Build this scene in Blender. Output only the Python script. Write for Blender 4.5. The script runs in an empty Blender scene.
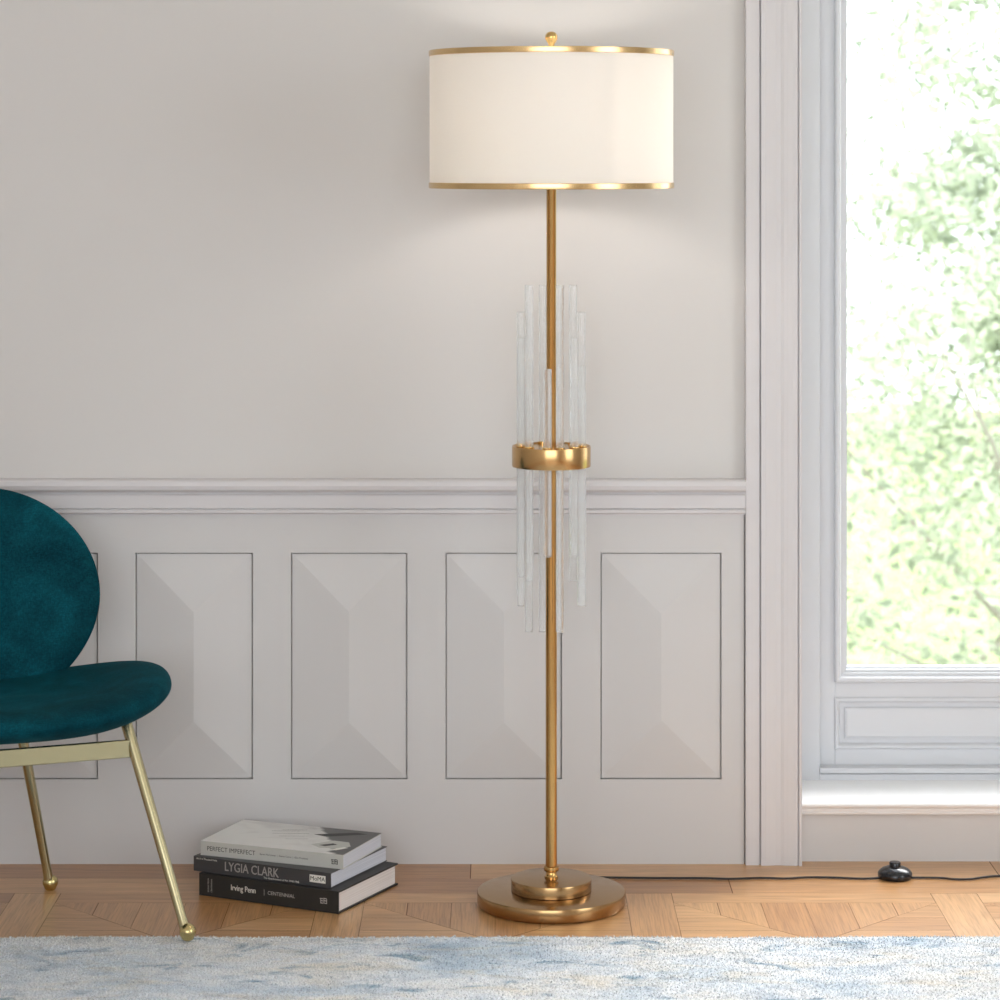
import bpy, bmesh, math, random
from mathutils import Vector, Matrix
R = math.radians
C = bpy.context.scene.collection
sc = bpy.context.scene

# ------------------------------------------------------------------ camera, world, sun, area lights, exposure
F = 2750.0      # focal length in pixels of a 1000 px frame
EYE = 1.36
cam = bpy.data.cameras.new('camera')
cam.sensor_width = 36; cam.lens = F/1000*36
cam.shift_y = -0.34
cam.clip_end = 200
cam.dof.use_dof = True; cam.dof.focus_distance = 5.08; cam.dof.aperture_fstop = 7.0
co = bpy.data.objects.new('camera', cam); C.objects.link(co)
co.location = (0, 0, EYE); co.rotation_euler = (R(90), 0, 0)
sc.camera = co

w = bpy.data.worlds.new('sky'); sc.world = w; w.use_nodes = True
bg = w.node_tree.nodes['Background']
bg.inputs[0].default_value = (0.885, 0.94, 1.0, 1); bg.inputs[1].default_value = 4.5

sun = bpy.data.lights.new('sun', 'SUN'); sun.energy = 6.6; sun.angle = R(36); sun.color = (1, .985, .96)
so = bpy.data.objects.new('sun', sun); C.objects.link(so); so.rotation_euler = Vector((-.46, -.61, -.66)).to_track_quat('-Z', 'Y').to_euler()

def area(name, loc, target, sx, sy, power, col):
    l = bpy.data.lights.new(name, 'AREA'); l.shape = 'RECTANGLE'; l.size = sx; l.size_y = sy
    l.energy = power; l.color = col
    o = bpy.data.objects.new(name, l); C.objects.link(o); o.location = loc
    o.rotation_euler = (Vector(target)-Vector(loc)).to_track_quat('-Z', 'Z').to_euler()
    return o
area('added_side_daylight', (3.22, 2.35, 1.55), (0, 3.6, 1.0), 1.7, 2.0, 16, (.90, .95, 1.0))  # area light added in an unseen wall opening, for daylight from the right
area('added_rear_fill', (-0.2, -1.42, 1.65), (-0.1, 5.0, 1.0), 3.6, 1.9, 40, (.90, .95, 1.0))  # soft fill light added behind the camera, no window known there

vs = sc.view_settings
vs.view_transform = 'Standard'; vs.look = 'None'; vs.gamma = 1; vs.exposure = -0.42
vs.use_curve_mapping = False

# ------------------------------------------------------------------ helpers
def srgb(r, g, b):
    f = lambda c: (c/255/12.92) if c/255 <= .04045 else ((c/255+.055)/1.055)**2.4
    return (f(r), f(g), f(b), 1)

class NM:
    """small node material helper"""
    def __init__(s, name, base, rough=.5, metal=0.0, **kw):
        s.m = bpy.data.materials.new(name); s.m.use_nodes = True
        s.nt = s.m.node_tree; s.b = s.nt.nodes['Principled BSDF']
        s.b.inputs['Base Color'].default_value = base
        s.b.inputs['Roughness'].default_value = rough
        s.b.inputs['Metallic'].default_value = metal
        for k, v in kw.items(): s.b.inputs[k.replace('_', ' ')].default_value = v
    def n(s, t, **kw):
        x = s.nt.nodes.new(t)
        for k, v in kw.items():
            if hasattr(x, k) and k not in x.inputs: setattr(x, k, v)
            else: x.inputs[k].default_value = v
        return x
    def l(s, a, b): s.nt.links.new(a, b)
    def coords(s, scale=(1, 1, 1), kind='Object', rot=(0, 0, 0)):
        tc = s.n('ShaderNodeTexCoord'); mp = s.n('ShaderNodeMapping')
        mp.inputs['Scale'].default_value = scale; mp.inputs['Rotation'].default_value = rot
        s.l(tc.outputs[kind], mp.inputs[0]); return mp.outputs[0]
    def noise(s, co_, scale, detail=4, rough=.55, dist=0):
        x = s.n('ShaderNodeTexNoise'); x.inputs['Scale'].default_value = scale
        x.inputs['Detail'].default_value = detail; x.inputs['Roughness'].default_value = rough
        x.inputs['Distortion'].default_value = dist
        s.l(co_, x.inputs['Vector']); return x.outputs[0]
    def ramp(s, fac, stops, interp='LINEAR'):
        x = s.n('ShaderNodeValToRGB'); cr = x.color_ramp; cr.interpolation = interp
        while len(cr.elements) < len(stops): cr.elements.new(.5)
        for e, (p, c) in zip(cr.elements, stops): e.position = p; e.color = c
        s.l(fac, x.inputs[0]); return x.outputs[0]
    def mix(s, fac, a, b, mode='MIX'):
        x = s.n('ShaderNodeMix'); x.data_type = 'RGBA'; x.blend_type = mode
        for i, v in ((0, fac), (6, a), (7, b)):
            if isinstance(v, (int, float)): x.inputs[i].default_value = v
            elif isinstance(v, tuple): x.inputs[i].default_value = v
            else: s.l(v, x.inputs[i])
        return x.outputs[2]
    def bump(s, h, strength=.2, dist=.001):
        x = s.n('ShaderNodeBump'); x.inputs['Strength'].default_value = strength
        x.inputs['Distance'].default_value = dist
        s.l(h, x.inputs['Height']); s.l(x.outputs[0], s.b.inputs['Normal'])

def newobj(name, mesh, mats, parent=None, smooth=False):
    if not isinstance(mats, (list, tuple)): mats = [mats]
    for m in mats: mesh.materials.append(m)
    if smooth:
        for p in mesh.polygons: p.use_smooth = True
    o = bpy.data.objects.new(name, mesh); C.objects.link(o)
    if parent: o.parent = parent
    return o
def bm_obj(name, bm, mats, parent=None, smooth=False, autos=None):
    me = bpy.data.meshes.new(name); bm.normal_update(); bm.to_mesh(me); bm.free()
    o = newobj(name, me, mats, parent, smooth)
    if autos is not None:
        me.set_sharp_from_angle(angle=R(autos))
    return o
def box(bm, x0, x1, y0, y1, z0, z1, mi=0, M=None):
    vv = [bm.verts.new(Vector((x, y, z)) if M is None else M @ Vector((x, y, z)))
          for z in (z0, z1) for y in (y0, y1) for x in (x0, x1)]
    for f in ((0, 2, 3, 1), (4, 5, 7, 6), (0, 1, 5, 4), (2, 6, 7, 3), (0, 4, 6, 2), (1, 3, 7, 5)):
        fc = bm.faces.new([vv[i] for i in f]); fc.material_index = mi
    return vv
def lathe(bm, prof, n=64, centre=(0, 0, 0), mi=0, close=False):
    """prof: list of (r, z). r = 0 collapses to a point."""
    rings = []
    for r, z in prof:
        if r < 1e-6: rings.append([bm.verts.new((centre[0], centre[1], centre[2]+z))])
        else: rings.append([bm.verts.new((centre[0]+r*math.cos(2*math.pi*i/n), centre[1]+r*math.sin(2*math.pi*i/n), centre[2]+z)) for i in range(n)])
    pairs = list(zip(rings[:-1], rings[1:]))
    if close: pairs.append((rings[-1], rings[0]))
    for a, b in pairs:
        for i in range(n):
            j = (i+1) % n
            if len(a) == 1 and len(b) == 1: continue
            if len(a) == 1: f = bm.faces.new((a[0], b[j], b[i]))
            elif len(b) == 1: f = bm.faces.new((a[i], a[j], b[0]))
            else: f = bm.faces.new((a[i], a[j], b[j], b[i]))
            f.material_index = mi
def tube(bm, pts, rad, n=16, mi=0):
    """tube through pts with radius (float or list)"""
    if isinstance(rad, (int, float)): rad = [rad]*len(pts)
    pts = [Vector(p) for p in pts]; rings = []; up = None
    for k, p in enumerate(pts):
        d = (pts[min(k+1, len(pts)-1)]-pts[max(k-1, 0)]).normalized()
        if up is None: up = Vector((0, 0, 1)) if abs(d.z) < .9 else Vector((1, 0, 0))
        a = d.cross(up).normalized(); b = a.cross(d).normalized(); up = b
        rings.append([bm.verts.new(p+rad[k]*(a*math.cos(2*math.pi*i/n)+b*math.sin(2*math.pi*i/n))) for i in range(n)])
    for A, B in zip(rings[:-1], rings[1:]):
        for i in range(n):
            j = (i+1) % n; f = bm.faces.new((A[i], B[i], B[j], A[j])); f.material_index = mi
    for rr, s in ((rings[0], 1), (rings[-1], -1)):
        f = bm.faces.new(rr if s < 0 else rr[::-1]); f.material_index = mi
    bmesh.ops.recalc_face_normals(bm, faces=bm.faces)
def prism_profile(bm, prof, axis, a, b, mi=0):
    """extrude an open/closed 2D profile (list of (u,v)); axis 'x': u->y v->z ; axis 'z': u->x v->y"""
    P = (lambda t, u, v: (t, u, v)) if axis == 'x' else (lambda t, u, v: (u, v, t))
    A = [bm.verts.new(P(a, u, v)) for u, v in prof]; B = [bm.verts.new(P(b, u, v)) for u, v in prof]
    n = len(prof)
    for i in range(n):
        j = (i+1) % n; f = bm.faces.new((A[i], A[j], B[j], B[i])); f.material_index = mi
    bm.faces.new(A[::-1]).material_index = mi; bm.faces.new(B).material_index = mi
    bmesh.ops.recalc_face_normals(bm, faces=bm.faces)
def bevel(o, w=.002, seg=2):
    m = o.modifiers.new('bevel', 'BEVEL'); m.width = w; m.segments = seg; m.limit_method = 'ANGLE'; m.angle_limit = R(40)
def tag(o, label=None, cat=None, group=None, kind=None):
    if label: o['label'] = label
    if cat: o['category'] = cat
    if group: o['group'] = group
    if kind: o['kind'] = kind
    return o
def empty(name, loc, rz=0):
    o = bpy.data.objects.new(name, None); C.objects.link(o); o.location = loc; o.rotation_euler = (0, 0, rz)
    o.empty_display_size = .05; return o
def text_mesh(body, size, mat_index, extrude=.00012, align='LEFT'):
    cu = bpy.data.curves.new('t', 'FONT'); cu.body = body; cu.size = size; cu.extrude = extrude
    cu.align_x = align; cu.align_y = 'CENTER'; cu.resolution_u = 3
    o = bpy.data.objects.new('t', cu); C.objects.link(o)
    bpy.context.view_layer.update()
    me = bpy.data.meshes.new_from_object(o.evaluated_get(bpy.context.evaluated_depsgraph_get()))
    bpy.data.objects.remove(o); bpy.data.curves.remove(cu)
    for p in me.polygons: p.material_index = mat_index
    return me

# ------------------------------------------------------------------ materials
def paint(name, col, rough=.55):
    m = NM(name, col, rough)
    c = m.coords()
    n1 = m.noise(c, 1.3, 3)
    lo = tuple(x*.965 for x in col[:3])+(1,)
    m.l(m.mix(n1, lo, col), m.b.inputs['Base Color'])
    m.bump(m.noise(c, 160, 2), .06, .0006)
    return m.m
wall_paint = paint('warm_grey_wall_paint', srgb(218, 215, 212), .7)
panel_paint = paint('grey_panel_paint', srgb(211, 209, 208), .5)
trim_paint = paint('grey_trim_paint', srgb(217, 214, 215), .45)
window_paint = paint('white_window_paint', srgb(215, 217, 221), .4)
sill_paint = paint('white_sill_paint', srgb(250, 250, 250), .35)
ceil_paint = paint('ceiling_paint', srgb(238, 236, 232), .8)

def brass(name, col, rough, aniso=0.0, brushed=(1, 1, 1), bs=.0):
    m = NM(name, col, rough, 1.0)
    m.b.inputs['Anisotropic'].default_value = aniso
    if bs:
        c = m.coords(brushed)
        n = m.noise(c, 60, 3)
        r = m.n('ShaderNodeMapRange'); r.inputs[3].default_value = rough-.07; r.inputs[4].default_value = rough+.1
        m.l(n, r.inputs[0]); m.l(r.outputs[0], m.b.inputs['Roughness'])
        m.bump(n, bs, .0004)
    return m.m
lamp_brass = brass('brushed_antique_brass', srgb(200, 163, 112), .2, 0, (1, 1, 30), .05)
lamp_brass_disc = brass('brushed_brass_disc', srgb(176, 143, 100), .2, 0, (1, 1, 25), .05)
pole_brass = brass('satin_brass_pole', srgb(200, 158, 98), .2)
shiny_brass = brass('polished_brass', srgb(232, 196, 130), .12)
trim_brass = brass('foil_brass_trim', srgb(222, 190, 138), .24)
chair_brass = brass('pale_champagne_brass', srgb(190, 182, 146), .24)

def glass_rod_mat():
    m = NM('clear_crystal_glass', (.96, .98, .985, 1), .03)
    m.b.inputs['Transmission Weight'].default_value = 1.0
    m.b.inputs['IOR'].default_value = 1.42
    nt = m.nt
    tr = nt.nodes.new('ShaderNodeBsdfTransparent'); tr.inputs[0].default_value = (.97, .98, .98, 1)
    df = nt.nodes.new('ShaderNodeBsdfDiffuse'); df.inputs[0].default_value = (1, 1, 1, 1)
    mx = nt.nodes.new('ShaderNodeMixShader'); mx.inputs[0].default_value = .45
    mx2 = nt.nodes.new('ShaderNodeMixShader'); mx2.inputs[0].default_value = .17
    m.l(m.b.outputs[0], mx.inputs[1]); m.l(tr.outputs[0], mx.inputs[2])
    m.l(mx.outputs[0], mx2.inputs[1]); m.l(df.outputs[0], mx2.inputs[2])
    m.l(mx2.outputs[0], nt.nodes['Material Output'].inputs[0])
    return m.m
crystal = glass_rod_mat()

def pane_mat():
    m = NM('window_glass', (1, 1, 1, 1), .0); nt = m.nt
    tr = nt.nodes.new('ShaderNodeBsdfTransparent'); gl = nt.nodes.new('ShaderNodeBsdfGlossy'); gl.inputs['Roughness'].default_value = .0
    fr = nt.nodes.new('ShaderNodeFresnel'); fr.inputs[0].default_value = 1.45
    mx = nt.nodes.new('ShaderNodeMixShader')
    ge = nt.nodes.new('ShaderNodeNewGeometry'); mu = nt.nodes.new('ShaderNodeMath'); mu.operation = 'SUBTRACT'; mu.use_clamp = True
    m.l(fr.outputs[0], mu.inputs[0]); m.l(ge.outputs['Backfacing'], mu.inputs[1])     # reflect once, on entering the pane
    m.l(mu.outputs[0], mx.inputs[0]); m.l(tr.outputs[0], mx.inputs[1]); m.l(gl.outputs[0], mx.inputs[2])
    m.l(mx.outputs[0], nt.nodes['Material Output'].inputs[0]); nt.nodes.remove(m.b); return m.m
pane = pane_mat()

def shade_mat():
    m = NM('cream_linen_shade', srgb(250, 247, 243), .85); nt = m.nt
    c = m.coords((1, 1, 1))
    wv = m.noise(m.coords((900, 900, 60)), 1, 2)
    m.bump(wv, .08, .0004)
    tl = nt.nodes.new('ShaderNodeBsdfTranslucent'); tl.inputs[0].default_value = srgb(253, 250, 245)
    mx = nt.nodes.new('ShaderNodeMixShader'); mx.inputs[0].default_value = .5
    m.l(m.b.outputs[0], mx.inputs[1]); m.l(tl.outputs[0], mx.inputs[2])
    m.l(mx.outputs[0], nt.nodes['Material Output'].inputs[0]); return m.m
shade_fabric = shade_mat()

def velvet():
    m = NM('teal_velvet', srgb(0, 74, 80), .75)
    m.b.inputs['Sheen Weight'].default_value = .06
    m.b.inputs['Sheen Roughness'].default_value = .35
    m.b.inputs['Sheen Tint'].default_value = srgb(60, 170, 180)
    m.b.inputs['Specular IOR Level'].default_value = .05
    c = m.coords()
    a = m.noise(c, 9, 4, .6, .6)
    col = m.ramp(a, [(.28, srgb(3, 49, 59)), (.52, srgb(8, 66, 77)), (.78, srgb(14, 88, 101))])
    b = m.noise(m.coords((1, 1, .35)), 420, 2, .6)
    b2 = m.noise(m.coords((.35, 1, 1)), 420, 2, .6)
    mul = m.n('ShaderNodeMath', operation='MULTIPLY'); m.l(b, mul.inputs[0]); m.l(b2, mul.inputs[1])
    fine = m.ramp(mul.outputs[0], [(.1, (.62, .62, .62, 1)), (.42, (1.25, 1.25, 1.25, 1))])
    m.l(m.mix(1.0, col, fine, 'MULTIPLY'), m.b.inputs['Base Color'])
    m.bump(mul.outputs[0], .35, .001)
    return m.m
teal = velvet()

def wood():
    m = NM('oak_parquet', srgb(190, 140, 95), .28)
    m.b.inputs['Specular IOR Level'].default_value = .75
    uv = m.n('ShaderNodeUVMap'); uv.uv_map = 'grain'
    at = m.n('ShaderNodeAttribute'); at.attribute_name = 'plank'
    mp = m.n('ShaderNodeMapping'); mp.inputs['Scale'].default_value = (1.6, 26, 1)
    m.l(uv.outputs[0], mp.inputs[0])
    n1 = m.noise(mp.outputs[0], 2.2, 5, .6, .8)
    mp2 = m.n('ShaderNodeMapping'); mp2.inputs['Scale'].default_value = (5, 160, 1); m.l(uv.outputs[0], mp2.inputs[0])
    n2 = m.noise(mp2.outputs[0], 2.0, 3, .6, .2)
    base = m.ramp(at.outputs['Fac'], [(0, srgb(168, 119, 74)), (.35, srgb(188, 140, 91)), (.7, srgb(202, 157, 108)), (1, srgb(214, 172, 124))])
    g = m.ramp(n1, [(.3, (.80, .76, .72, 1)), (.55, (1.0, 1.0, 1.0, 1)), (.75, (1.1, 1.09, 1.07, 1))])
    g2 = m.ramp(n2, [(.36, (.74, .70, .66, 1)), (.55, (1.06, 1.06, 1.06, 1))])
    c = m.mix(1.0, base, g, 'MULTIPLY'); c = m.mix(.85, c, g2, 'MULTIPLY')
    m.l(c, m.b.inputs['Base Color'])
    m.bump(n2, .12, .0004)
    return m.m
oak = wood()
seam = NM('dark_floor_seam', srgb(96, 66, 46), .8).m

def rug_mat(name, pile=False):
    m = NM(name, srgb(200, 205, 205), .95)
    m.b.inputs['Specular IOR Level'].default_value = .1
    m.b.inputs['Sheen Weight'].default_value = .15
    c = m.coords((1.0, 1.9, 0.0))
    a = m.noise(c, 2.6, 5, .62, .5)
    col = m.ramp(a, [(.25, srgb(160, 182, 200)), (.38, srgb(200, 213, 224)), (.5, srgb(222, 228, 233)), (.62, srgb(222, 224, 223)), (.8, srgb(208, 205, 196))])
    b = m.noise(m.coords((1.5, 2.6, 0.0), rot=(0, 0, .3)), 6.5, 4, .6, .8)
    bl = m.ramp(b, [(.58, (0, 0, 0, 1)), (.67, (.85, .85, .85, 1))])
    col = m.mix(bl, col, srgb(128, 158, 178))
    b2 = m.noise(m.coords((1.1, 2.9, 0.0), rot=(0, 0, -.4)), 5.0, 5, .65, .8)
    be = m.ramp(b2, [(.52, (0, 0, 0, 1)), (.66, (.5, .5, .5, 1))])
    col = m.mix(be, col, srgb(216, 209, 194))
    md = m.ramp(m.noise(m.coords((1, 1.7, 0.0)), 16, 5, .7, .8), [(.34, (.74, .77, .80, 1)), (.5, (.98, .98, .98, 1)), (.68, (1.04, 1.02, .98, 1))])
    col = m.mix(1.0, col, md, 'MULTIPLY')
    fn = m.noise(m.coords((1, 1, 0.0)), 330, 2, .6)
    fs = m.ramp(fn, [(.36, (.58, .58, .60, 1)), (.5, (1.08, 1.05, 1.05, 1)), (.75, (1.28, 1.27, 1.24, 1))])
    m.l(m.mix(1.0, col, fs, 'MULTIPLY'), m.b.inputs['Base Color'])
    if not pile: m.bump(m.noise(m.coords(), 300, 3), .6, .003)
    return m.m
rug_base_m = rug_mat('mottled_rug_ground'); rug_pile_m = rug_mat('mottled_rug_pile', True)

black_plastic = NM('black_gloss_plastic', srgb(26, 27, 32), .22).m
black_rubber = NM('black_cable', srgb(34, 28, 26), .45).m

# ------------------------------------------------------------------ the room
WY = 5.325      # upper wall face
PY = 5.312      # wainscot stile and rail face
XL, XR, YF, ZC = -2.6, 3.3, -1.5, 2.75
WX0, WX1 = .60, 2.10      # window opening
def clip_poly(poly, a, b, c):            # keep a*x+b*y <= c
    out = []
    for i in range(len(poly)):
        p, q = poly[i], poly[(i+1) % len(poly)]
        dp, dq = a*p[0]+b*p[1]-c, a*q[0]+b*q[1]-c
        if dp <= 0: out.append(p)
        if (dp < 0) != (dq < 0) and abs(dp-dq) > 1e-12:
            t = dp/(dp-dq); out.append((p[0]+t*(q[0]-p[0]), p[1]+t*(q[1]-p[1])))
    return out

def build_floor():
    rnd = random.Random(11)
    bm = bmesh.new(); uvl = bm.loops.layers.uv.new('grain'); at = bm.faces.layers.float.new('plank')
    gap = .0006
    def plank(poly, along, tone=None):
        if len(poly) < 3: return
        cx = sum(p[0] for p in poly)/len(poly); cy = sum(p[1] for p in poly)/len(poly)
        q = []
        for x, y in poly:
            d = math.hypot(x-cx, y-cy) or 1
            q.append((x-(x-cx)/d*gap*1.4, y-(y-cy)/d*gap*1.4))
        area_ = sum(q[i][0]*q[(i+1) % len(q)][1]-q[(i+1) % len(q)][0]*q[i][1] for i in range(len(q)))/2
        if abs(area_) < 1e-6: return
        if area_ < 0: q = q[::-1]
        try: f = bm.faces.new([bm.verts.new((x, y, 0)) for x, y in q])
        except ValueError: return
        f[at] = rnd.random() if tone is None else min(1, max(0, tone+rnd.uniform(-.25, .25)))
        ox, oy = rnd.uniform(0, 30), rnd.uniform(0, 30)
        for lp in f.loops:
            x, y, _ = lp.vert.co
            lp[uvl].uv = (x+ox, y+oy) if along == 'x' else (y+ox, x+oy)
    # two border boards along the window wall
    for y0, y1, seed in ((5.205, 5.345, 1), (5.10, 5.205, 2)):
        x = XL - rnd.uniform(0, .5)
        marks = [] 
        while x < XR:
            x2 = x+rnd.uniform(.6, 1.1)
            plank([(max(x, XL), y0), (min(x2, XR), y0), (min(x2, XR), y1), (max(x, XL), y1)], 'x'); x = x2
    # framed square panels
    P, BW = .566, .085
    x0 = .275-BW/2-P*6; ncol = 12
    y = 5.10
    row = 0
    while y > YF:
        yb = y-P
        for c in range(ncol):
            bx = x0+c*P
            if bx+P < XL or bx > XR: continue
            def rect(xa, xb, ya, yb_, al, tone=None):
                xa, xb = max(xa, XL), min(xb, XR)
                ya = max(ya, YF)
                if xb > xa and yb_ > ya: plank([(xa, ya), (xb, ya), (xb, yb_), (xa, yb_)], al, tone)
            rect(bx, bx+BW, yb, y, 'y')
            rect(bx+BW, bx+P, y-.065, y, 'x')
            xa, xb, yt, ybm = bx+BW, bx+P, y-.065, yb
            mx, my = (xa+xb)/2, (yt+ybm)/2
            tris = [([(xa, yt), (xb, yt), (mx, my)], 'y', .5), ([(xa, ybm), (xb, ybm), (mx, my)], 'y', .5),
                    ([(xa, yt), (xa, ybm), (mx, my)], 'x', .6), ([(xb, yt), (xb, ybm), (mx, my)], 'x', .6)]
            for tri, al, tone in tris:
                S = .08
                if al == 'y':
                    k = xa
                    while k < xb-1e-6:
                        pl = clip_poly(clip_poly(tri, 1, 0, min(k+S, xb)), -1, 0, -k)
                        pl = clip_poly(clip_poly(clip_poly(pl, 1, 0, XR), -1, 0, -XL), 0, -1, -YF) if pl else pl
                        plank(pl, al, tone); k += S
                else:
                    k = ybm
                    while k < yt-1e-6:
                        pl = clip_poly(clip_poly(tri, 0, 1, min(k+S, yt)), 0, -1, -k)
                        pl = clip_poly(clip_poly(clip_poly(pl, 1, 0, XR), -1, 0, -XL), 0, -1, -YF) if pl else pl
                        plank(pl, al, tone); k += S
        y -= P
    box(bm, XL, XR, YF, 5.345, -.12, -.0007, 1)
    tag(bm_obj('floor', bm, [oak, seam]), 'honey oak parquet floor in framed square panels', kind='structure')
build_floor()

def struct(name, bm, m, label=None, parent=None, bev=None):
    o = bm_obj(name, bm, m, parent)
    if parent is None: o['kind'] = 'structure'
    if label: o['label'] = label
    if bev: bevel(o, bev, 2)
    return o

bm = bmesh.new()
box(bm, XL-.1, WX0-.02, WY, 5.62, -.12, ZC)
box(bm, WX1+.02, XR+.1, WY, 5.62, -.12, ZC)
box(bm, WX0-.02, WX1+.02, 5.345, 5.62, -.12, .09)
box(bm, WX0-.02, WX1+.02, WY, 5.62, 2.5, ZC)
struct('wall_back', bm, wall_paint, 'warm grey painted wall above the panelling')
bm = bmesh.new(); box(bm, XL-.1, XL, YF, WY, -.12, ZC); struct('wall_left', bm, wall_paint)
bm = bmesh.new()
box(bm, XR, XR+.1, YF, 1.4, -.12, ZC); box(bm, XR, XR+.1, 3.3, WY, -.12, ZC)
box(bm, XR, XR+.1, 1.4, 3.3, -.12, .4); box(bm, XR, XR+.1, 1.4, 3.3, 2.6, ZC)  # unseen opening cut and sized for the side light
struct('wall_right', bm, wall_paint)
bm = bmesh.new()
box(bm, XL-.1, -2.1, YF-.1, YF, -.12, ZC); box(bm, 1.7, XR+.1, YF-.1, YF, -.12, ZC)
box(bm, -2.1, 1.7, YF-.1, YF, -.12, .6); box(bm, -2.1, 1.7, YF-.1, YF, 2.65, ZC)  # unseen opening cut to hold the rear fill light
struct('wall_front', bm, wall_paint)
bm = bmesh.new(); box(bm, XL-.1, XR+.1, YF-.1, 5.62, ZC, ZC+.1); struct('ceiling', bm, ceil_paint)

# wainscot: frame with openings, raised hipped panels
PT, PB = .6015, .1635        # panel opening top and bottom
def wainscot(name, xa, xb, openings, label):
    bm = bmesh.new()
    top = .6757
    cuts = [xa]+[v for o in openings for v in o]+[xb]
    yb = WY+.0
    for i in range(0, len(cuts), 2): box(bm, cuts[i], cuts[i+1], PY, yb+.004, PB, PT)
    box(bm, xa, xb, PY, yb+.004, PT, top); box(bm, xa, xb, PY, yb+.004, .0, PB)
    # small bevel look on openings is done by the bevel modifier
    root = struct(name, bm, panel_paint, label)
    for (a, b) in openings:
        g = .0025; ey, ry = PY+.0045, PY-.011
        a2, b2, t2, l2 = a+g, b-g, PT-g, PB+g
        cx = (a2+b2)/2; h = cx-a2
        bm = bmesh.new()
        V = [bm.verts.new(p) for p in ((a2, ey, t2), (b2, ey, t2), (b2, ey, l2), (a2, ey, l2), (cx, ry, t2-h), (cx, ry, l2+h))]
        B = [bm.verts.new((p.co.x, WY-.0002, p.co.z)) for p in V[:4]]
        for f in ((0, 4, 1), (1, 4, 5, 2), (2, 5, 3), (3, 5, 4, 0)): bm.faces.new([V[i] for i in f])
        for i in range(4): bm.faces.new((V[i], V[(i+1) % 4], B[(i+1) % 4], B[i]))
        bm.faces.new(B)
        bmesh.ops.recalc_face_normals(bm, faces=bm.faces)
        bm_obj('raised_panel', bm, panel_paint, root)
    return root
pxw = lambda p: (p-500)*PY/F
ops = [(pxw(-330), pxw(-213)), (pxw(-485), pxw(-368)), (pxw(-175), pxw(-58)), (pxw(-20), pxw(98)), (pxw(135.5), pxw(253)), (pxw(291), pxw(407.5)), (pxw(445.5), pxw(562)), (pxw(600.5), pxw(721.5))]
ops = sorted(o for o in ops if o[0] > XL+.1)
CX0 = pxw(744)
wainscot('trim_1', XL, CX0, ops, 'grey wainscot with raised hipped panels left of the window')
k = 2.75
wainscot('trim_2', WX1+.13, XR, [(2.35, 2.575), (2.65, 2.875), (2.95, 3.175)], 'grey wainscot right of the window')

# chair rail profile (y, z)
def rail(name, xa, xb, label):
    bm = bmesh.new()
    z = lambda py: EYE-(py-160)*5.30/F
    prof = [(WY+.003, z(479.5)), (5.290, z(479.5)), (5.285, z(481)), (5.283, z(485)), (5.285, z(489)), (5.291, z(491.5)),
            (5.302, z(492.5)), (5.302, z(494.5)), (5.298, z(495)), (5.298, z(508)), (5.303, z(508.8)), (5.303, z(509.6)), (5.299, z(510.2)),
            (5.299, z(512.6)), (5.301, z(513.6)), (5.309, z(514.6)), (5.309, z(516)), (WY+.003, z(516))]
    prism_profile(bm, prof, 'x', xa, xb)
    o = struct(name, bm, trim_paint, label); return o
rail('trim_3', XL, CX0+.002, 'grey moulded chair rail left of the window')
rail('trim_4', WX1+.128, XR, 'grey moulded chair rail right of the window')

# casings round the window (x, y profile, extruded upwards)
def casing_profile(mirror=False):
    X = lambda p, y: (p-500)*(y+.013)/F
    pr = [(X(744.5, 5.31), 5.34), (X(744.5, 5.31), 5.293), (X(746, 5.293), 5.290), (X(759.2, 5.29), 5.290), (X(759.7, 5.29), 5.297), (X(760.7, 5.29), 5.297), (X(761.2, 5.285), 5.287),
          (X(766, 5.285), 5.2865), (X(770, 5.285), 5.2873), (X(776, 5.285), 5.2888), (X(781, 5.285), 5.2890), (X(784, 5.285), 5.2875), (X(788, 5.285), 5.2865),
          (X(793, 5.285), 5.2860), (X(796, 5.285), 5.2850), (X(797.6, 5.285), 5.2850), (X(797.9, 5.285), 5.290), (X(798.9, 5.285), 5.290), (X(799.2, 5.285), 5.283), (X(802, 5.283), 5.2825)]
    pr = [(x, min(y+.013, 5.34)) for x, y in pr]
    xe = pr[-1][0]
    pr += [(xe, 5.49), (xe, 5.60), (xe-.05, 5.60), (xe-.05, 5.34)]
    if mirror: pr = [(2*(WX0+WX1)/2-x, y) for x, y in pr]
    return pr
bm = bmesh.new(); prism_profile(bm, casing_profile(), 'z', 0, 2.52)
struct('trim_5', bm, trim_paint, 'fluted grey window casing beside the panelling')
bm = bmesh.new(); prism_profile(bm, casing_profile(True), 'z', 0, 2.52)
struct('trim_6', bm, trim_paint, 'fluted grey window casing on the far right')
bm = bmesh.new(); box(bm, .46, 2.24, 5.27, 5.34, 2.44, 2.58); struct('trim_7', bm, trim_paint, 'head casing over the window', bev=.004)

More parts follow.
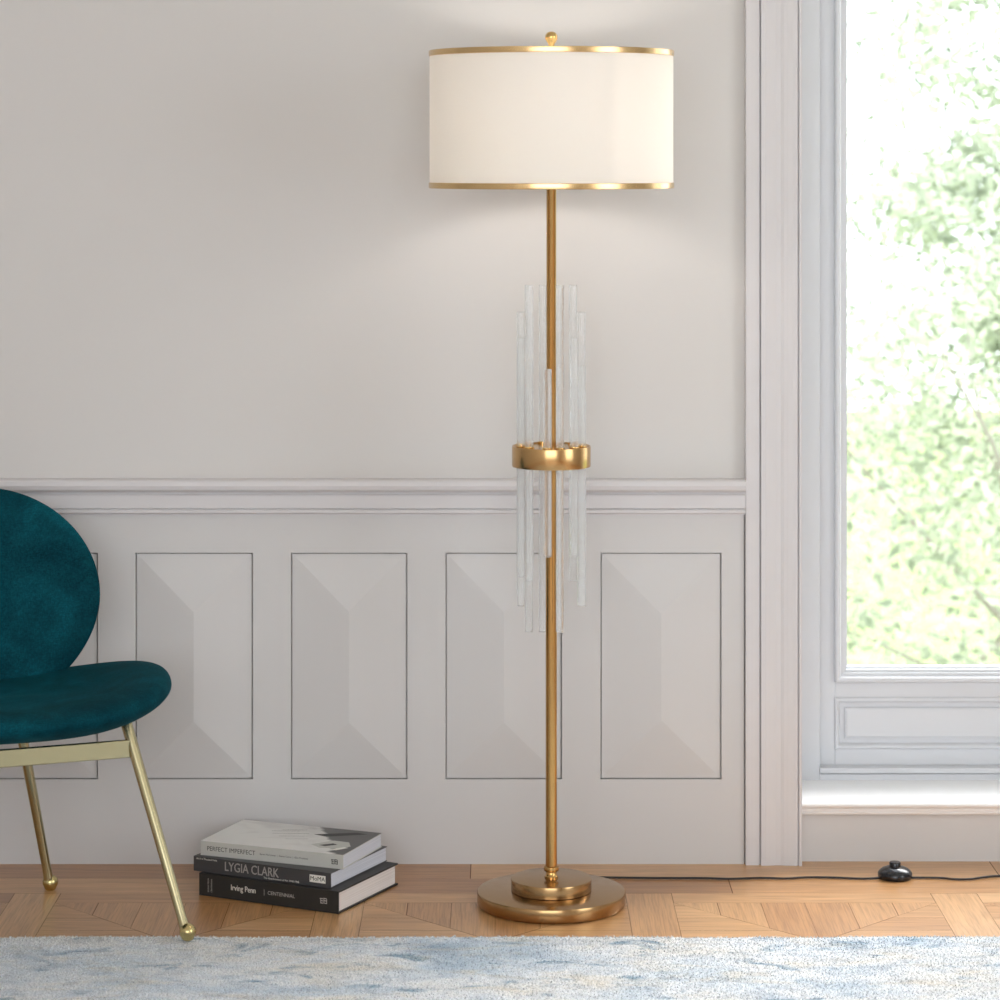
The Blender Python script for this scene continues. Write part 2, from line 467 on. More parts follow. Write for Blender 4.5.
# window: frame, sash, glass, lower panel, sill
XJ = casing_profile()[-3][0]; XK = 2*(WX0+WX1)/2-XJ
win = empty('window_1', ((XJ+XK)/2, 5.55, .098)); win['kind'] = 'structure'; win['label'] = 'tall white window with lower panel and deep sill'
def wpart(name, bm, m, label=None, bev=.0015, par=None):
    o = bm_obj(name, bm, m); o.parent = par or win
    o.matrix_parent_inverse = (par or win).matrix_basis.inverted() if par is None else Matrix.Identity(4)
    if label: o['label'] = label
    if bev: bevel(o, bev, 2)
    return o
Z5 = lambda py, y=5.5: EYE-(py-160)*y/F
X5 = lambda px, y=5.5: (px-500)*y/F
bm = bmesh.new()
xa, xb = X5(820), XK-.045
box(bm, XJ+.0005, xa, 5.50, 5.60, Z5(803, 5.5)+.0, 2.44); box(bm, xb, XK-.0005, 5.50, 5.60, Z5(803), 2.44)
box(bm, xa, xb, 5.50, 5.60, .098, Z5(768)-.012); box(bm, xa, xb, 5.50, 5.60, 2.38, 2.44)
box(bm, xa-.001, xb+.001, 5.494, 5.54, Z5(773), Z5(767.5))      # bead
wpart('window_frame', bm, window_paint)
bm = bmesh.new()           # sash stiles and rails
zt = 2.38; zl = Z5(768)
gx0, gx1, gz0, gz1 = X5(848, 5.52), xb-.058, Z5(663, 5.52), zt-.058
xm = (gx0+gx1)/2+.05
rails_face = 5.522
box(bm, xa+.001, gx0-.026, rails_face, 5.57, zl+.001, zt-.001); box(bm, gx1+.026, xb-.001, rails_face, 5.57, zl+.001, zt-.001)
box(bm, gx0-.026, gx1+.026, rails_face, 5.57, Z5(698, 5.52), gz0-.038); box(bm, gx0-.026, gx1+.026, rails_face, 5.57, gz1+.026, zt-.001)
box(bm, gx0-.026, gx1+.026, rails_face, 5.57, zl+.001, Z5(748, 5.52))
box(bm, xm-.03, xm+.03, rails_face-.012, 5.57, zl+.001, zt-.001)
wpart('sash', bm, window_paint)
def moulding_frame(bm, x0, x1, z0, z1, prof):
    """prof: list of (inset, y) from the outer edge inwards"""
    loops = []
    for ins, y in prof:
        loops.append([bm.verts.new(p) for p in ((x0+ins, y, z0+ins), (x1-ins, y, z0+ins), (x1-ins, y, z1-ins), (x0+ins, y, z1-ins))])
    for a, b in zip(loops[:-1], loops[1:]):
        for i in range(4): bm.faces.new((a[i], a[(i+1) % 4], b[(i+1) % 4], b[i]))
    bmesh.ops.recalc_face_normals(bm, faces=bm.faces)
    return loops
bm = bmesh.new()           # glazing moulding round the two lights
for gx_a, gx_b in ((gx0, xm-.056), (xm+.056, gx1)):
    moulding_frame(bm, gx_a-.0275, gx_b+.0275, gz0-.0385, gz1+.0275,
        [(0, 5.53), (0, 5.513), (.003, 5.509), (.006, 5.508), (.010, 5.509), (.012, 5.513), (.013, 5.518), (.0185, 5.519), (.019, 5.524), (.024, 5.526), (.0245, 5.536), (.0275, 5.537), (.0275, 5.56)])
wpart('glazing_moulding', bm, window_paint, bev=None)
bm = bmesh.new(); box(bm, gx0-.006, xm-.05, 5.542, 5.546, gz0-.016, gz1+.006); box(bm, xm+.05, gx1+.006, 5.542, 5.546, gz0-.016, gz1+.006)
wpart('glass_pane', bm, pane, 'clear glass', bev=None)
bm = bmesh.new()           # raised lower panel
for gx_a, gx_b in ((X5(834, 5.52), xm-.03-.008), (xm+.038, xb-.02)):
    z0, z1 = Z5(749.5, 5.52), Z5(697, 5.52)
    lp = moulding_frame(bm, gx_a, gx_b, z0, z1, [(0, 5.56), (0, 5.5235), (.0015, 5.519), (.004, 5.517), (.0075, 5.517), (.010, 5.520), (.0125, 5.5275), (.021, 5.5275), (.023, 5.5215), (.027, 5.520), (.030, 5.520)])
    bm.faces.new(lp[-1])
wpart('lower_panel', bm, window_paint, bev=None)
bm = bmesh.new()           # sill with moulded nose
zs = Z5(803.5, 5.30)
prof = [(5.345, zs-.03), (5.335, zs-.0255), (5.318, zs-.0255), (5.316, zs-.022), (5.318, zs-.019), (5.312, zs-.018), (5.311, zs-.0135), (5.313, zs-.0115), (5.306, zs-.0105),
        (5.302, zs-.008), (5.300, zs-.004), (5.302, zs-.001), (5.306, zs), (5.56, zs), (5.56, zs-.03)]
prism_profile(bm, prof, 'x', XJ+.0003, XK-.0003)
wpart('sill', bm, sill_paint, 'white window sill', bev=None)
bm = bmesh.new(); box(bm, XJ+.0003, XK-.0003, 5.332, 5.345, 0, zs-.0255)
struct('trim_8', bm, panel_paint, 'grey plinth board below the window sill')

# ------------------------------------------------------------------ rug
RY = 4.782; RX0, RX1, RY0 = -1.75, 1.75, 2.3
rug = tag(empty('area_rug', (0, (RY+RY0)/2, 0)), 'pale blue, grey and beige mottled low pile area rug on the parquet', 'rug')
def edge_y(x): return RY+.003*math.sin(x*9+1)+.002*math.sin(x*31)+.0012*math.sin(x*83+2)
bm = bmesh.new()
nx = 160; top = []; 
ys = [RY0, 3.2, 4.0, 4.5]
grid = []
for i in range(nx+1):
    x = RX0+(RX1-RX0)*i/nx; e = edge_y(x)
    col = [bm.verts.new((x, y-(RY+RY0)/2, .010)) for y in ys]
    col += [bm.verts.new((x, e-.006-(RY+RY0)/2, .010)), bm.verts.new((x, e-.002-(RY+RY0)/2, .007)), bm.verts.new((x, e-(RY+RY0)/2, .0005))]
    grid.append(col)
for a, b in zip(grid[:-1], grid[1:]):
    for j in range(len(a)-1): bm.faces.new((a[j], b[j], b[j+1], a[j+1]))
bmesh.ops.recalc_face_normals(bm, faces=bm.faces)
bm_obj('rug_body', bm, rug_base_m, rug)
# pile tufts over the part of the rug near the camera view
rnd = random.Random(5)
V, Fc = [], []
sp = .0034
yy = 4.36
while yy < RY+.001:
    xx = -1.02
    while xx < 1.02:
        x = xx+rnd.uniform(-.002, .002); y = yy+rnd.uniform(-.002, .002)
        if y < edge_y(x)-.001:
            a = rnd.uniform(0, math.pi); wd = rnd.uniform(.0009, .0014); h = rnd.uniform(.0012, .0036)
            lx, ly = rnd.uniform(-.003, .003), rnd.uniform(-.003, .003)
            ca, sa = math.cos(a)*wd, math.sin(a)*wd; yb = y-(RY+RY0)/2; k = len(V)
            V += [(x-ca, yb-sa, .0085), (x+ca, yb+sa, .0085), (x+ca*.8+lx*.6, yb+sa*.8+ly*.6, .009+h*.7), (x-ca*.8+lx*.6, yb-sa*.8+ly*.6, .009+h*.7), (x+lx, yb+ly, .009+h)]
            Fc += [(k, k+1, k+2, k+3), (k+3, k+2, k+4)]
        xx += sp
    yy += sp
me = bpy.data.meshes.new('rug_pile'); me.from_pydata(V, [], Fc)
tag(newobj('rug_pile', me, rug_pile_m, rug), kind='stuff')

# ------------------------------------------------------------------ floor lamp
LX, LY = .0938, 5.025
lamp = tag(empty('floor_lamp', (LX, LY, 0)), 'tall brass floor lamp with white drum shade and crystal rods, standing by the panelled wall', 'floor lamp')
bm = bmesh.new()
lathe(bm, [(0, .0), (.131, .0), (.1345, .002), (.1355, .005), (.1355, .0235), (.1345, .0255), (.132, .0262), (0, .0262)], 128)
bm_obj('base', bm, lamp_brass_disc, lamp, True, 30)
bm = bmesh.new()
lathe(bm, [(0, .0262), (.0715, .0262), (.0735, .0275), (.0735, .0465), (.0727, .0485), (.0705, .049), (0, .049)], 128)
bm_obj('base_plinth', bm, lamp_brass_disc, lamp, True, 30)
bm = bmesh.new()
lathe(bm, [(0, .049), (.0125, .049), (.0125, .052), (.0105, .054), (.0098, .060), (.0135, .062), (.0142, .0655), (.0135, .069), (.0105, .071), (.0, .071)], 48)
bm_obj('pole_collar', bm, pole_brass, lamp, True, 40)
bm = bmesh.new()
lathe(bm, [(0, .07), (.0104, .07), (.0104, .806), (0, .806)], 40)
bm_obj('pole', bm, pole_brass, lamp, True, 40)
bm = bmesh.new()
lathe(bm, [(0, .83), (.0090, .83), (.0090, 1.33), (.012, 1.335), (.012, 1.36), (0.0, 1.36)], 40)
bm_obj('upper_pole', bm, pole_brass, lamp, True, 40)
bm = bmesh.new()     # ring band with plate inside
lathe(bm, [(.0, .803), (.066, .803), (.0685, .800), (.0715, .8005), (.0722, .803), (.0722, .8355), (.0715, .838), (.0695, .838), (.0685, .8355), (.0, .8355)], 96)
bm_obj('ring', bm, lamp_brass, lamp, True, 30)
# crystal rods and their little sockets
ups = [.0]*12
up_len = {338: 338, 0: 0}
Zl = lambda py, y: EYE-(py-160)*y/F
# angle (deg, 0 = +x, -90 = towards the viewer): top pixel of upper rod, bottom pixel of lower rod
rods = [(-15, 366, 606), (-45, 338, 556), (-75, 285, 632), (-98, 369, 557), (-135, 285, 581), (-165, 338, 577),
        (165, 312, 606), (135, 285, 632), (105, 285, 632), (78, 285, 632), (45, 285, 581), (15, 312, 632-26)]
rr = .0075; up_mesh = {}
for ang, ut, lb in rods:
    a = R(ang); x, y = .0575*math.cos(a), .0575*math.sin(a); Y = LY+y
    for z0, z1 in ((.8350, Zl(ut, Y)), (Zl(lb, Y), .8025)):
        bm = bmesh.new(); e = .0009
        lathe(bm, [(0, z0), (rr-e, z0), (rr, z0+e), (rr, z1-e), (rr-e, z1), (0, z1)], 24, (x, y, 0))
        bm_obj('crystal_rod', bm, crystal, lamp, True, 40)
    bm = bmesh.new()
    lathe(bm, [(rr+.0003, .8352), (rr+.0016, .8352), (rr+.0016, .8395), (rr+.0008, .8402), (rr+.0003, .8395)], 24, (x, y, 0), close=True)
    bm_obj('rod_socket', bm, shiny_brass, lamp, True, 40)
# shade
S0, S1, SR = 1.309, 1.559, .2225
bm = bmesh.new()
lathe(bm, [(SR, S0), (SR, S1), (SR-.0014, S1), (SR-.0014, S0)], 160, close=True)
shade = bm_obj('lamp_shade', bm, shade_fabric, lamp, True, 40)
for za in (S0, S1-.0095):
    bm = bmesh.new()
    lathe(bm, [(SR+.0002, za-.0006), (SR+.0014, za), (SR+.0016, za+.002), (SR+.0016, za+.0075), (SR+.0014, za+.0095), (SR+.0002, za+.0101), (SR-.0016, za+.0101), (SR-.0024, za+.009), (SR-.0024, za+.0005), (SR-.0016, za-.0006)], 160, close=True)
    bm_obj('shade_trim', bm, trim_brass, shade, True, 50)
bm = bmesh.new()     # spider at the top of the shade
for q in range(3):
    a = R(90+120*q); tube(bm, [(.008*math.cos(a), .008*math.sin(a), 1.5555), (.15*math.cos(a), .15*math.sin(a), 1.5505), ((SR-.003)*math.cos(a), (SR-.003)*math.sin(a), 1.5505)], .0018, 8)
lathe(bm, [(0, 1.552), (.012, 1.552), (.012, 1.558), (0, 1.558)], 24)
tube(bm, [(0, .018, 1.35), (0, .06, 1.40), (0, .06, 1.50), (0, .006, 1.552)], .0018, 8)
tube(bm, [(0, -.018, 1.35), (0, -.06, 1.40), (0, -.06, 1.50), (0, -.006, 1.552)], .0018, 8)
bm_obj('shade_spider', bm, trim_brass, shade, True, 40)
bm = bmesh.new()
lathe(bm, [(0, 1.556), (.007, 1.556), (.0075, 1.560), (.0045, 1.563), (.0040, 1.567), (.0058, 1.570), (.0060, 1.5725), (.0095, 1.5775), (.0116, 1.583), (.0110, 1.588), (.0082, 1.5925), (.004, 1.5945), (0, 1.595)], 32)
bm_obj('finial', bm, shiny_brass, lamp, True, 60)
em = NM('warm_bulb', (1, .9, .75, 1), .4); em.b.inputs['Emission Color'].default_value = (1, .93, .86, 1); em.b.inputs['Emission Strength'].default_value = 50
bm = bmesh.new()
lathe(bm, [(0, 1.36), (.012, 1.36), (.013, 1.385), (.022, 1.405), (.030, 1.43), (.028, 1.452), (.016, 1.468), (0, 1.472)], 24)
bm_obj('bulb', bm, em.m, lamp, True)

# power cord with foot switch
cord = tag(empty('power_cord', (.72, 5.23, 0)), 'thin black power cord with round foot switch lying along the wall', 'power cord')
def G(px, py, z=0.0):
    Y = (EYE-z)*F/(py-160); return Vector(((px-500)*Y/F, Y, z))
pts = [(596, 877.2), (625, 877.6), (660, 878), (700, 878), (730, 878.8), (760, 877.8), (785, 878.4), (808, 877.2), (835, 877.5), (862, 878.6), (884, 877.5)]
def cable(pl):
    P = [G(x, y, .0026)-Vector((.72, 5.23, 0)) for x, y in pl]
    out = []
    for i in range(len(P)-1):
        p0, p1, p2, p3 = P[max(i-1, 0)], P[i], P[i+1], P[min(i+2, len(P)-1)]
        for s in range(6):
            t = s/6; out.append(.5*((2*p1)+(-p0+p2)*t+(2*p0-5*p1+4*p2-p3)*t*t+(-p0+3*p1-3*p2+p3)*t**3))
    out.append(P[-1]); return out
bm = bmesh.new()
tube(bm, cable(pts), .0020, 10)
tube(bm, cable([(906, 877.5), (940, 877.8), (953, 879), (970, 879), (983, 877.2), (1000, 876), (1050, 876.8), (1110, 875.5), (1200, 875)]), .0020, 10)
bm_obj('cable', bm, black_rubber, cord, True)
sw = G(895, 878, 0)-Vector((.72, 5.23, 0))
bm = bmesh.new()
lathe(bm, [(0, 0), (.030, 0), (.0318, .002), (.0325, .006), (.0322, .0105), (.030, .014), (.025, .018), (.018, .021), (.0115, .0222), (0, .0222)], 48, (sw.x, sw.y, 0))
s_ = bm_obj('foot_switch', bm, black_plastic, cord, True, 60)
bm = bmesh.new()
lathe(bm, [(0, .020), (.0108, .020), (.0108, .0295), (.0098, .0308), (0, .0312)], 32, (sw.x, sw.y, 0))
bm_obj('switch_button', bm, black_plastic, s_, True, 40)

# ------------------------------------------------------------------ teal chair
chair = tag(empty('lounge_chair', (-.879, 4.897, 0), R(21)), 'teal velvet lounge chair with rounded back and brass legs, cut off by the left edge', 'chair')
def sgn(v): return 1 if v >= 0 else -1
# seat: dished shell with a soft rolled rim
def seat_point(rho, th, top):
    c, s = math.cos(th), math.sin(th)
    hw = .285; hd = .275 if s < 0 else .255
    e = 2.15
    r = (abs(c)**e+abs(s)**e)**(-1/e); hw = .292
    x, y = rho*r*hw*c, rho*r*hd*s
    side = c*c; fr = max(0, -s)**2; bk = max(0, s)**2
    zc = .378+rho**2.4*(.044*side*(1-.1*max(0, s)**.5)+.022*fr+.006*bk)
    ht = (.028+.032*side*rho**2+.004*fr)*max(0, 1-rho**5)**.5
    hb = (.034+.016*side)*max(0, 1-rho**3)**.5
    z = zc+(ht if top else -hb)
    return (x, y, z)
bm = bmesh.new(); N = 72; rhos = [0, .12, .25, .38, .5, .62, .73, .82, .89, .94, .975, .993, 1.0]
def ringv(rho, top): return [bm.verts.new(seat_point(rho, 2*math.pi*i/N, top)) for i in range(N)]
tops = [[bm.verts.new(seat_point(0, 0, True))]]+[ringv(r_, True) for r_ in rhos[1:]]
bots = [[bm.verts.new(seat_point(0, 0, False))]]+[ringv(r_, False) for r_ in rhos[1:-1]]+[tops[-1]]
for L_, flip in ((tops, False), (bots, True)):
    for a, b in zip(L_[:-1], L_[1:]):
        for i in range(N):
            j = (i+1) % N
            vs_ = (a[0], b[i], b[j]) if len(a) == 1 else (a[i], b[i], b[j], a[j])
            bm.faces.new(vs_[::-1] if flip else vs_)
bmesh.ops.recalc_face_normals(bm, faces=bm.faces)
seat = bm_obj('seat', bm, teal, chair, True)
ms = seat.modifiers.new('s', 'SUBSURF'); ms.levels = 1; ms.render_levels = 1
# backrest: round padded shell, gently wrapping forward
BC = Vector((-.004, .215, .548)); BWd, BH = .2135, .202
def back_point(rho, th, front):
    c, s = math.cos(th), math.sin(th); e = 1.97
    r = (abs(c)**e+abs(s)**e)**(-1/e)
    u, v = rho*r*BWd*c*(1-.07*max(0, -s)**2), rho*r*BH*s
    h = .034*max(0, 1-rho**3.2)**.5
    d = -.9*u*u - .35*(v*v if v < 0 else 0) + (-h*.75 if front else h)     # local depth, + is backwards
    lean = R(13)
    return (BC.x+u, BC.y+d*math.cos(lean)+v*math.sin(lean), BC.z+v*math.cos(lean)*1.02-d*math.sin(lean))
bm = bmesh.new()
def ringb(rho, f): return [bm.verts.new(back_point(rho, 2*math.pi*i/N, f)) for i in range(N)]
fr_ = [[bm.verts.new(back_point(0, 0, True))]]+[ringb(r_, True) for r_ in rhos[1:]]
bk_ = [[bm.verts.new(back_point(0, 0, False))]]+[ringb(r_, False) for r_ in rhos[1:-1]]+[fr_[-1]]
for L_, flip in ((fr_, False), (bk_, True)):
    for a, b in zip(L_[:-1], L_[1:]):
        for i in range(N):
            j = (i+1) % N
            vs_ = (a[0], b[i], b[j]) if len(a) == 1 else (a[i], b[i], b[j], a[j])
            bm.faces.new(vs_[::-1] if flip else vs_)
bmesh.ops.recalc_face_normals(bm, faces=bm.faces)
back = bm_obj('backrest', bm, teal, chair, True)
ms = back.modifiers.new('s', 'SUBSURF'); ms.levels = 1; ms.render_levels = 1
# legs in the chair's own coordinates, found from the two feet in view
Mi = (Matrix.Translation((-.879, 4.897, 0)) @ Matrix.Rotation(R(21), 4, 'Z')).inverted()
def toL(v): return Mi @ Vector(v)
footA, topA = toL((-.5385, 4.742, .018)), toL((-.668, 4.862, .39))
footB, topB = toL((-.838, 5.125, .003)), toL((-.897, 5.055, .40))
def leg(foot, top, m_):
    f = Vector((foot.x*m_, foot.y, foot.z)); t = Vector((top.x*m_, top.y, top.z))
    bm = bmesh.new(); d = (t-f)
    tube(bm, [f+d*.028, f+d*.055, f+d*.10, f+d*.3, f+d*.6, t], [.0100, .0090, .0082, .0088, .0096, .0104], 20)
    o = bm_obj('leg', bm, chair_brass, chair, True, 50)
    bm = bmesh.new(); r = .0145
    lathe(bm, [(0, 0), (.0075, 0), (.0105, .0025)]+[(r*math.cos(a), r+r*.95*math.sin(a)) for a in [R(x) for x in (-35, -15, 5, 25, 45, 62)]]+[(.004, .0285), (0, .029)], 32, (f.x, f.y, f.z-.003))
    bm_obj('leg_foot', bm, shiny_brass_chair, o, True, 60)
shiny_brass_chair = brass('polished_pale_brass', srgb(206, 190, 136), .26)
for m_ in (1, -1): leg(footA, topA, m_); leg(footB, topB, m_)
# flat cross bars
def bar_at(foot, top, z):
    t = (z-foot.z)/(top.z-foot.z); return foot+(top-foot)*t
pa = bar_at(footA, topA, .327)
bm = bmesh.new(); box(bm, -pa.x, pa.x, pa.y-.0045, pa.y+.0045, .309, .340)
o = bm_obj('front_crossbar', bm, chair_brass, chair); bevel(o, .0015)
pb = bar_at(footB, topB, .335)
bm = bmesh.new(); box(bm, -pb.x, pb.x, pb.y-.0045, pb.y+.0045, .325, .350)
o = bm_obj('rear_crossbar', bm, chair_brass, chair); bevel(o, .0015)

# ------------------------------------------------------------------ three art books
paper = NM('white_page_edges', srgb(236, 230, 226), .8)
c_ = paper.coords((1, 1, 300)); n_ = paper.noise(c_, 3, 2)
paper.l(paper.ramp(n_, [(.3, srgb(214, 207, 204)), (.6, srgb(240, 234, 231))]), paper.b.inputs['Base Color']); paper = paper.m
cool_paper = NM('cool_page_edges', srgb(214, 216, 224), .8)
c_ = cool_paper.coords((1, 1, 400)); n_ = cool_paper.noise(c_, 3, 2)
cool_paper.l(cool_paper.ramp(n_, [(.3, srgb(188, 190, 200)), (.6, srgb(222, 224, 232))]), cool_paper.b.inputs['Base Color']); cool_paper = cool_paper.m
black_cloth = NM('black_book_cloth', srgb(38, 38, 37), .5).m
grey_cover = NM('charcoal_book_cover', srgb(66, 66, 68), .38).m
light_spine = NM('light_grey_spine', srgb(196, 196, 190), .5).m
ink_white = NM('white_lettering', srgb(236, 234, 226), .6).m
ink_grey = NM('silver_grey_lettering', srgb(176, 172, 168), .6).m
ink_dark = NM('dark_lettering', srgb(58, 58, 56), .6).m
ink_black = NM('black_print', srgb(22, 22, 22), .6).m

def art_cover():
    """grey photograph: pale upper left, dark right corner, soft folds"""
    m = NM('photographic_cover', srgb(200, 198, 194), .3)
    tc = m.n('ShaderNodeTexCoord'); sx = m.n('ShaderNodeSeparateXYZ'); m.l(tc.outputs['Object'], sx.inputs[0])
    n = m.noise(m.coords((1, 1.8, 1)), 11, 3, .5, 1.5)
    def lin(a, xk, yk, nk, k0):
        # xk*x + yk*y + nk*noise + k0
        A = m.n('ShaderNodeMath', operation='MULTIPLY_ADD'); A.inputs[1].default_value = xk; A.inputs[2].default_value = k0; m.l(sx.outputs[0], A.inputs[0])
        B = m.n('ShaderNodeMath', operation='MULTIPLY_ADD'); B.inputs[1].default_value = yk; m.l(sx.outputs[1], B.inputs[0]); m.l(A.outputs[0], B.inputs[2])
        D = m.n('ShaderNodeMath', operation='MULTIPLY_ADD'); D.inputs[1].default_value = nk; m.l(n, D.inputs[0]); m.l(B.outputs[0], D.inputs[2])
        return D.outputs[0]
    body = m.ramp(lin(0, 1.2, 2.2, .9, -.4), [(.0, srgb(226, 225, 221)), (.35, srgb(204, 201, 198)), (.6, srgb(168, 163, 160)), (.9, srgb(140, 134, 130))])
    dark = m.ramp(lin(0, 9, 5.0, .5, .42), [(.42, (0, 0, 0, 1)), (.52, (1, 1, 1, 1))])
    m.l(m.mix(dark, body, srgb(58, 55, 54)), m.b.inputs['Base Color'])
    return m.m
photo_cover = art_cover()

def add_text(bm, body, size, x, z, mi, L, sx=1.0, align='LEFT', rot=0, y=-.00005):
    me = text_mesh(body, size, mi, .00008, align)
    M = Matrix.Translation((x, y, z)) @ Matrix.Rotation(R(90), 4, 'X') @ Matrix.Rotation(R(rot), 4, 'Z') @ Matrix.Diagonal((sx, 1, 1, 1))
    me.transform(M); bm.from_mesh(me); bpy.data.meshes.remove(me)

def book(name, label, loc, ang, L, W, T, cov, pages, board, over, mats, spine_fn, top_mat=None):
    root = tag(empty(name, loc, -ang), label, 'book', 'art books stacked on the floor')
    bm = bmesh.new()
    # local x runs from -L to 0 along the spine (spine faces -y), y into depth
    box(bm, -L, 0, 0, W, 0, board); box(bm, -L, 0, 0, W, T-board, T)
    box(bm, -L, 0, 0, board, board*.99, T-board*.99)
    if top_mat is not None:
        bm.faces.ensure_lookup_table()
        for f in bm.faces:
            f.normal_update()
            if all(abs(v.co.z-T) < 1e-6 for v in f.verts): f.material_index = top_mat
    nf = len(bm.faces)
    spine_fn(bm, L, T)
    o = bm_obj('cover', bm, mats, root)
    bm = bmesh.new(); box(bm, -L+over, -over, board, W-over, board, T-board)
    bm_obj('page_block', bm, pages, root)
    return root
def ico(bm, cx, cz, s, mi):     # little publisher mark made of strokes, on the spine
    for dx, dz, w_, h_ in ((-.4, .3, .5, .12), (.25, .35, .35, .12), (-.3, 0, .3, .12), (.2, .05, .5, .12), (-.35, -.32, .45, .12), (.3, -.3, .4, .12), (0, .05, .1, .8), (-.5, .0, .09, .5), (.45, 0, .09, .6)):
        box(bm, cx+(dx-w_/2)*s, cx+(dx+w_/2)*s, -.0002, .0001, cz+(dz-h_/2)*s, cz+(dz+h_/2)*s, mi)
def spine_bottom(bm, L, T):
    add_text(bm, 'Irving Penn', .0150, -L+.068, T*.53, 1, L, .80, y=-.0001)
    add_text(bm, 'Irving Penn', .0150, -L+.0684, T*.53, 1, L, .80, y=-.0001)
    box(bm, -L+.1395, -L+.1402, -.0002, .0001, T*.38, T*.66, 2)
    add_text(bm, 'CENTENNIAL', .0095, -L+.147, T*.515, 2, L, 1.0)
    add_text(bm, 'IRVING PENN', .0042, -L+.020, T*.5, 2, L, 1.0, 'CENTER', 90); add_text(bm, 'CENTENNIAL', .0042, -L+.027, T*.5, 2, L, 1.0, 'CENTER', 90)
    ico(bm, -.030, T*.5, .013, 2)
def spine_middle(bm, L, T):
    add_text(bm, 'LYGIA CLARK', .0235, -L+.066, T*.52, 1, L, .80)
    add_text(bm, 'LYGIA CLARK', .0235, -L+.0665, T*.52+.0003, 1, L, .80)
    add_text(bm, 'Art in a Thousand Folds', .0048, -L+.006, T*.86, 2, L, .95)
    add_text(bm, 'The Abandonment of Art 1948-1988', .0050, -L+.150, T*.13, 2, L, 1.0)
    box(bm, -.044, -.011, -.0002, .0001, T*.26, T*.76, 2)
    add_text(bm, 'MoMA', .0112, -.0275, T*.51, 3, L, 1.0, 'CENTER', y=-.0003)
def spine_top(bm, L, T):
    add_text(bm, 'PERFECT IMPERFECT', .0118, -L+.013, T*.50, 1, L, .93)
    add_text(bm, 'Karen McCartney  |  Sharyn Cairns  |  Glen Proebstel', .0046, -L+.122, T*.48, 1, L, .98)
    ico(bm, -.0165, T*.46, .0115, 2)
    # printed strokes and a folded pale shape on the top cover
    def quad(pts, mi, h=.00015):
        vsx = [bm.verts.new((x, y, T+h)) for x, y in pts]
        f = bm.faces.new(vsx); f.material_index = mi
        f.normal_update()
        if f.normal.z < 0: f.normal_flip()
    for x, y, l, wd in ((-.20, .115, .05, .0012), (-.19, .098, .065, .0012), (-.17, .085, .05, .0010), (-.185, .130, .045, .0012), (-.15, .07, .04, .0009)):
        quad([(x, y), (x+l, y+l*.35), (x+l, y+l*.35+wd), (x, y+wd)], 4)
    quad([(-.115, .120), (-.045, .160), (-.02, .155), (-.085, .112)], 4)
    quad([(-.088, .050), (-.060, .090), (-.028, .088), (-.012, .060), (-.030, .040), (-.062, .032)], 5, .0002)
    quad([(-.040, .028), (-.022, .052), (-.012, .050), (-.026, .026)], 6, .00025)
    quad([(-.072, .050), (-.052, .070), (-.040, .064), (-.058, .046)], 4, .0003)
book('book', 'black hardcover art book, bottom of the floor stack', (-.2913, 4.956, .0008), .4578, .2955, .2256, .0405, None, paper, .0028, .004, [black_cloth, ink_white, ink_grey], spine_bottom)
book('book', 'charcoal art book with large grey capitals on its spine, in the middle of the stack', (-.3062, 4.9777, .0415), .447, .2908, .2166, .0274, None, cool_paper, .0012, .0015, [grey_cover, ink_grey, ink_white, ink_black], spine_middle)
book('book', 'pale grey art book with black and white cover, on top of the stack', (-.2855, 5.004, .0691), .3702, .2904, .1760, .0262, None, cool_paper, .0013, .0015, [light_spine, ink_dark, ink_black, photo_cover, ink_dark, light_spine, ink_white], spine_top, 3)

# ------------------------------------------------------------------ trees outside the window
def leaf_mat(name, a, b):
    m = NM(name, a, .5); nt = m.nt
    g = m.n('ShaderNodeNewGeometry')
    c = m.ramp(g.outputs['Random Per Island'], [(0, a), (.5, b), (1, tuple(min(1, x*1.15) for x in b[:3])+(1,))])
    df = m.n('ShaderNodeBsdfDiffuse'); tl = m.n('ShaderNodeBsdfTranslucent'); mx = m.n('ShaderNodeMixShader'); mx.inputs[0].default_value = .5
    m.l(c, df.inputs[0]); m.l(c, tl.inputs[0]); m.l(df.outputs[0], mx.inputs[1]); m.l(tl.outputs[0], mx.inputs[2])
    m.l(mx.outputs[0], nt.nodes['Material Output'].inputs[0]); return m.m
leaf_a = leaf_mat('fresh_green_leaves', srgb(142, 152, 134), srgb(210, 216, 196))
leaf_b = leaf_mat('pale_green_leaves', srgb(134, 144, 128), srgb(204, 211, 192))
bark = NM('grey_bark', srgb(158, 152, 142), .9).m
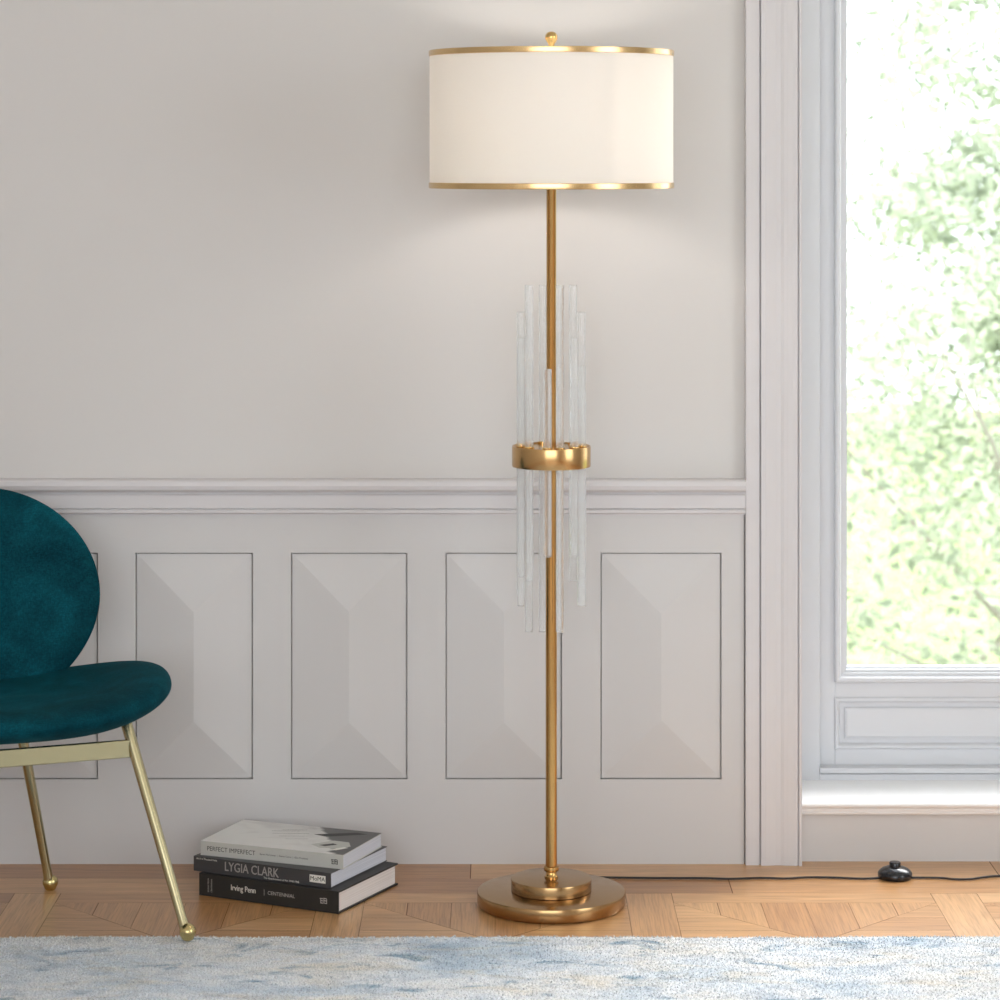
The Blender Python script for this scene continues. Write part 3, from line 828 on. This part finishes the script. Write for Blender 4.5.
def tree(label, base, crown, n, size, seed, lm):
    rnd = random.Random(seed)
    root = tag(empty('tree', base), label, 'tree', None)
    bm = bmesh.new()
    cx, cy, cz, rx, ry, rz = crown      # relative to base
    tips = []
    tube(bm, [(0, 0, 0), (.05, .02, cz*.5), (cx*.6, cy*.6, cz)], [.22, .17, .09], 12)
    for i in range(16):
        th = rnd.uniform(0, 2*math.pi); ph = rnd.uniform(-.7, 1.1)
        z0 = cz*rnd.uniform(.45, 1.0); s = Vector((cx*.5*z0/cz, cy*.5*z0/cz, z0))
        e = Vector((cx+rx*.85*math.cos(th)*math.cos(ph), cy+ry*.85*math.sin(th)*math.cos(ph), cz+rz*.85*math.sin(ph)))
        mid = (s+e)/2+Vector((rnd.uniform(-.3, .3), rnd.uniform(-.2, .2), rnd.uniform(0, .4)))
        q = [s*(1-t)**2+mid*2*t*(1-t)+e*t*t for t in (0, .25, .5, .75, 1)]
        tube(bm, q, [.026, .018, .012, .008, .004], 6); tips += q[2:]
    bm_obj('trunk', bm, bark, root, True)
    V, Fc = [], []
    clumps = []
    for i in range(n//110):
        while True:
            p = Vector((rnd.uniform(-1, 1), rnd.uniform(-1, 1), rnd.uniform(-1, 1)))
            if .25 < p.length < 1: break
        clumps.append((Vector((cx+p.x*rx, cy+p.y*ry, cz+p.z*rz)), rnd.uniform(.25, .5)))
    for i in range(n):
        c, r = clumps[rnd.randrange(len(clumps))]
        p = c+Vector((rnd.gauss(0, r*.55), rnd.gauss(0, r*.5), rnd.gauss(0, r*.45)))
        a = Vector((rnd.gauss(0, 1), rnd.gauss(0, 1), rnd.gauss(0, .7))).normalized()
        b = a.cross(Vector((rnd.gauss(0, 1), rnd.gauss(0, 1), rnd.gauss(0, 1)))).normalized(); nrm = a.cross(b)
        s = size*rnd.uniform(.6, 1.25); k = len(V)
        V += [p-a*s, p-a*.2*s+b*s*.42+nrm*s*.1, p-a*.1*s, p-a*.2*s-b*s*.42+nrm*s*.1, p+a*s-nrm*s*.15]
        Fc += [(k, k+1, k+4, k+2), (k, k+2, k+4, k+3)]
    me = bpy.data.meshes.new('foliage'); me.from_pydata([tuple(v) for v in V], [], Fc)
    newobj('foliage', me, lm, root)
    return root
tree('broad leafy green tree outside, filling the lower window', (3.0, 14.8, -5.0), (.1, 0, 4.3, 2.6, 1.1, 2.2), 15000, .046, 3, leaf_a)
tree('tall pale green tree outside, reaching up the right of the window', (4.75, 20.5, -5.0), (.3, 0, 5.6, 2.6, 1.4, 3.7), 42000, .056, 4, leaf_b)
bm = bmesh.new(); box(bm, -30, 40, 6.5, 70, -5.3, -5.0)
gm = NM('lawn_ground', srgb(150, 165, 110), .95); gm.l(gm.ramp(gm.noise(gm.coords(), .8, 4), [(.3, srgb(128, 150, 88)), (.7, srgb(172, 184, 126))]), gm.b.inputs['Base Color'])
tag(bm_obj('ground_outside', bm, gm.m), 'green lawn far below the window', kind='structure')
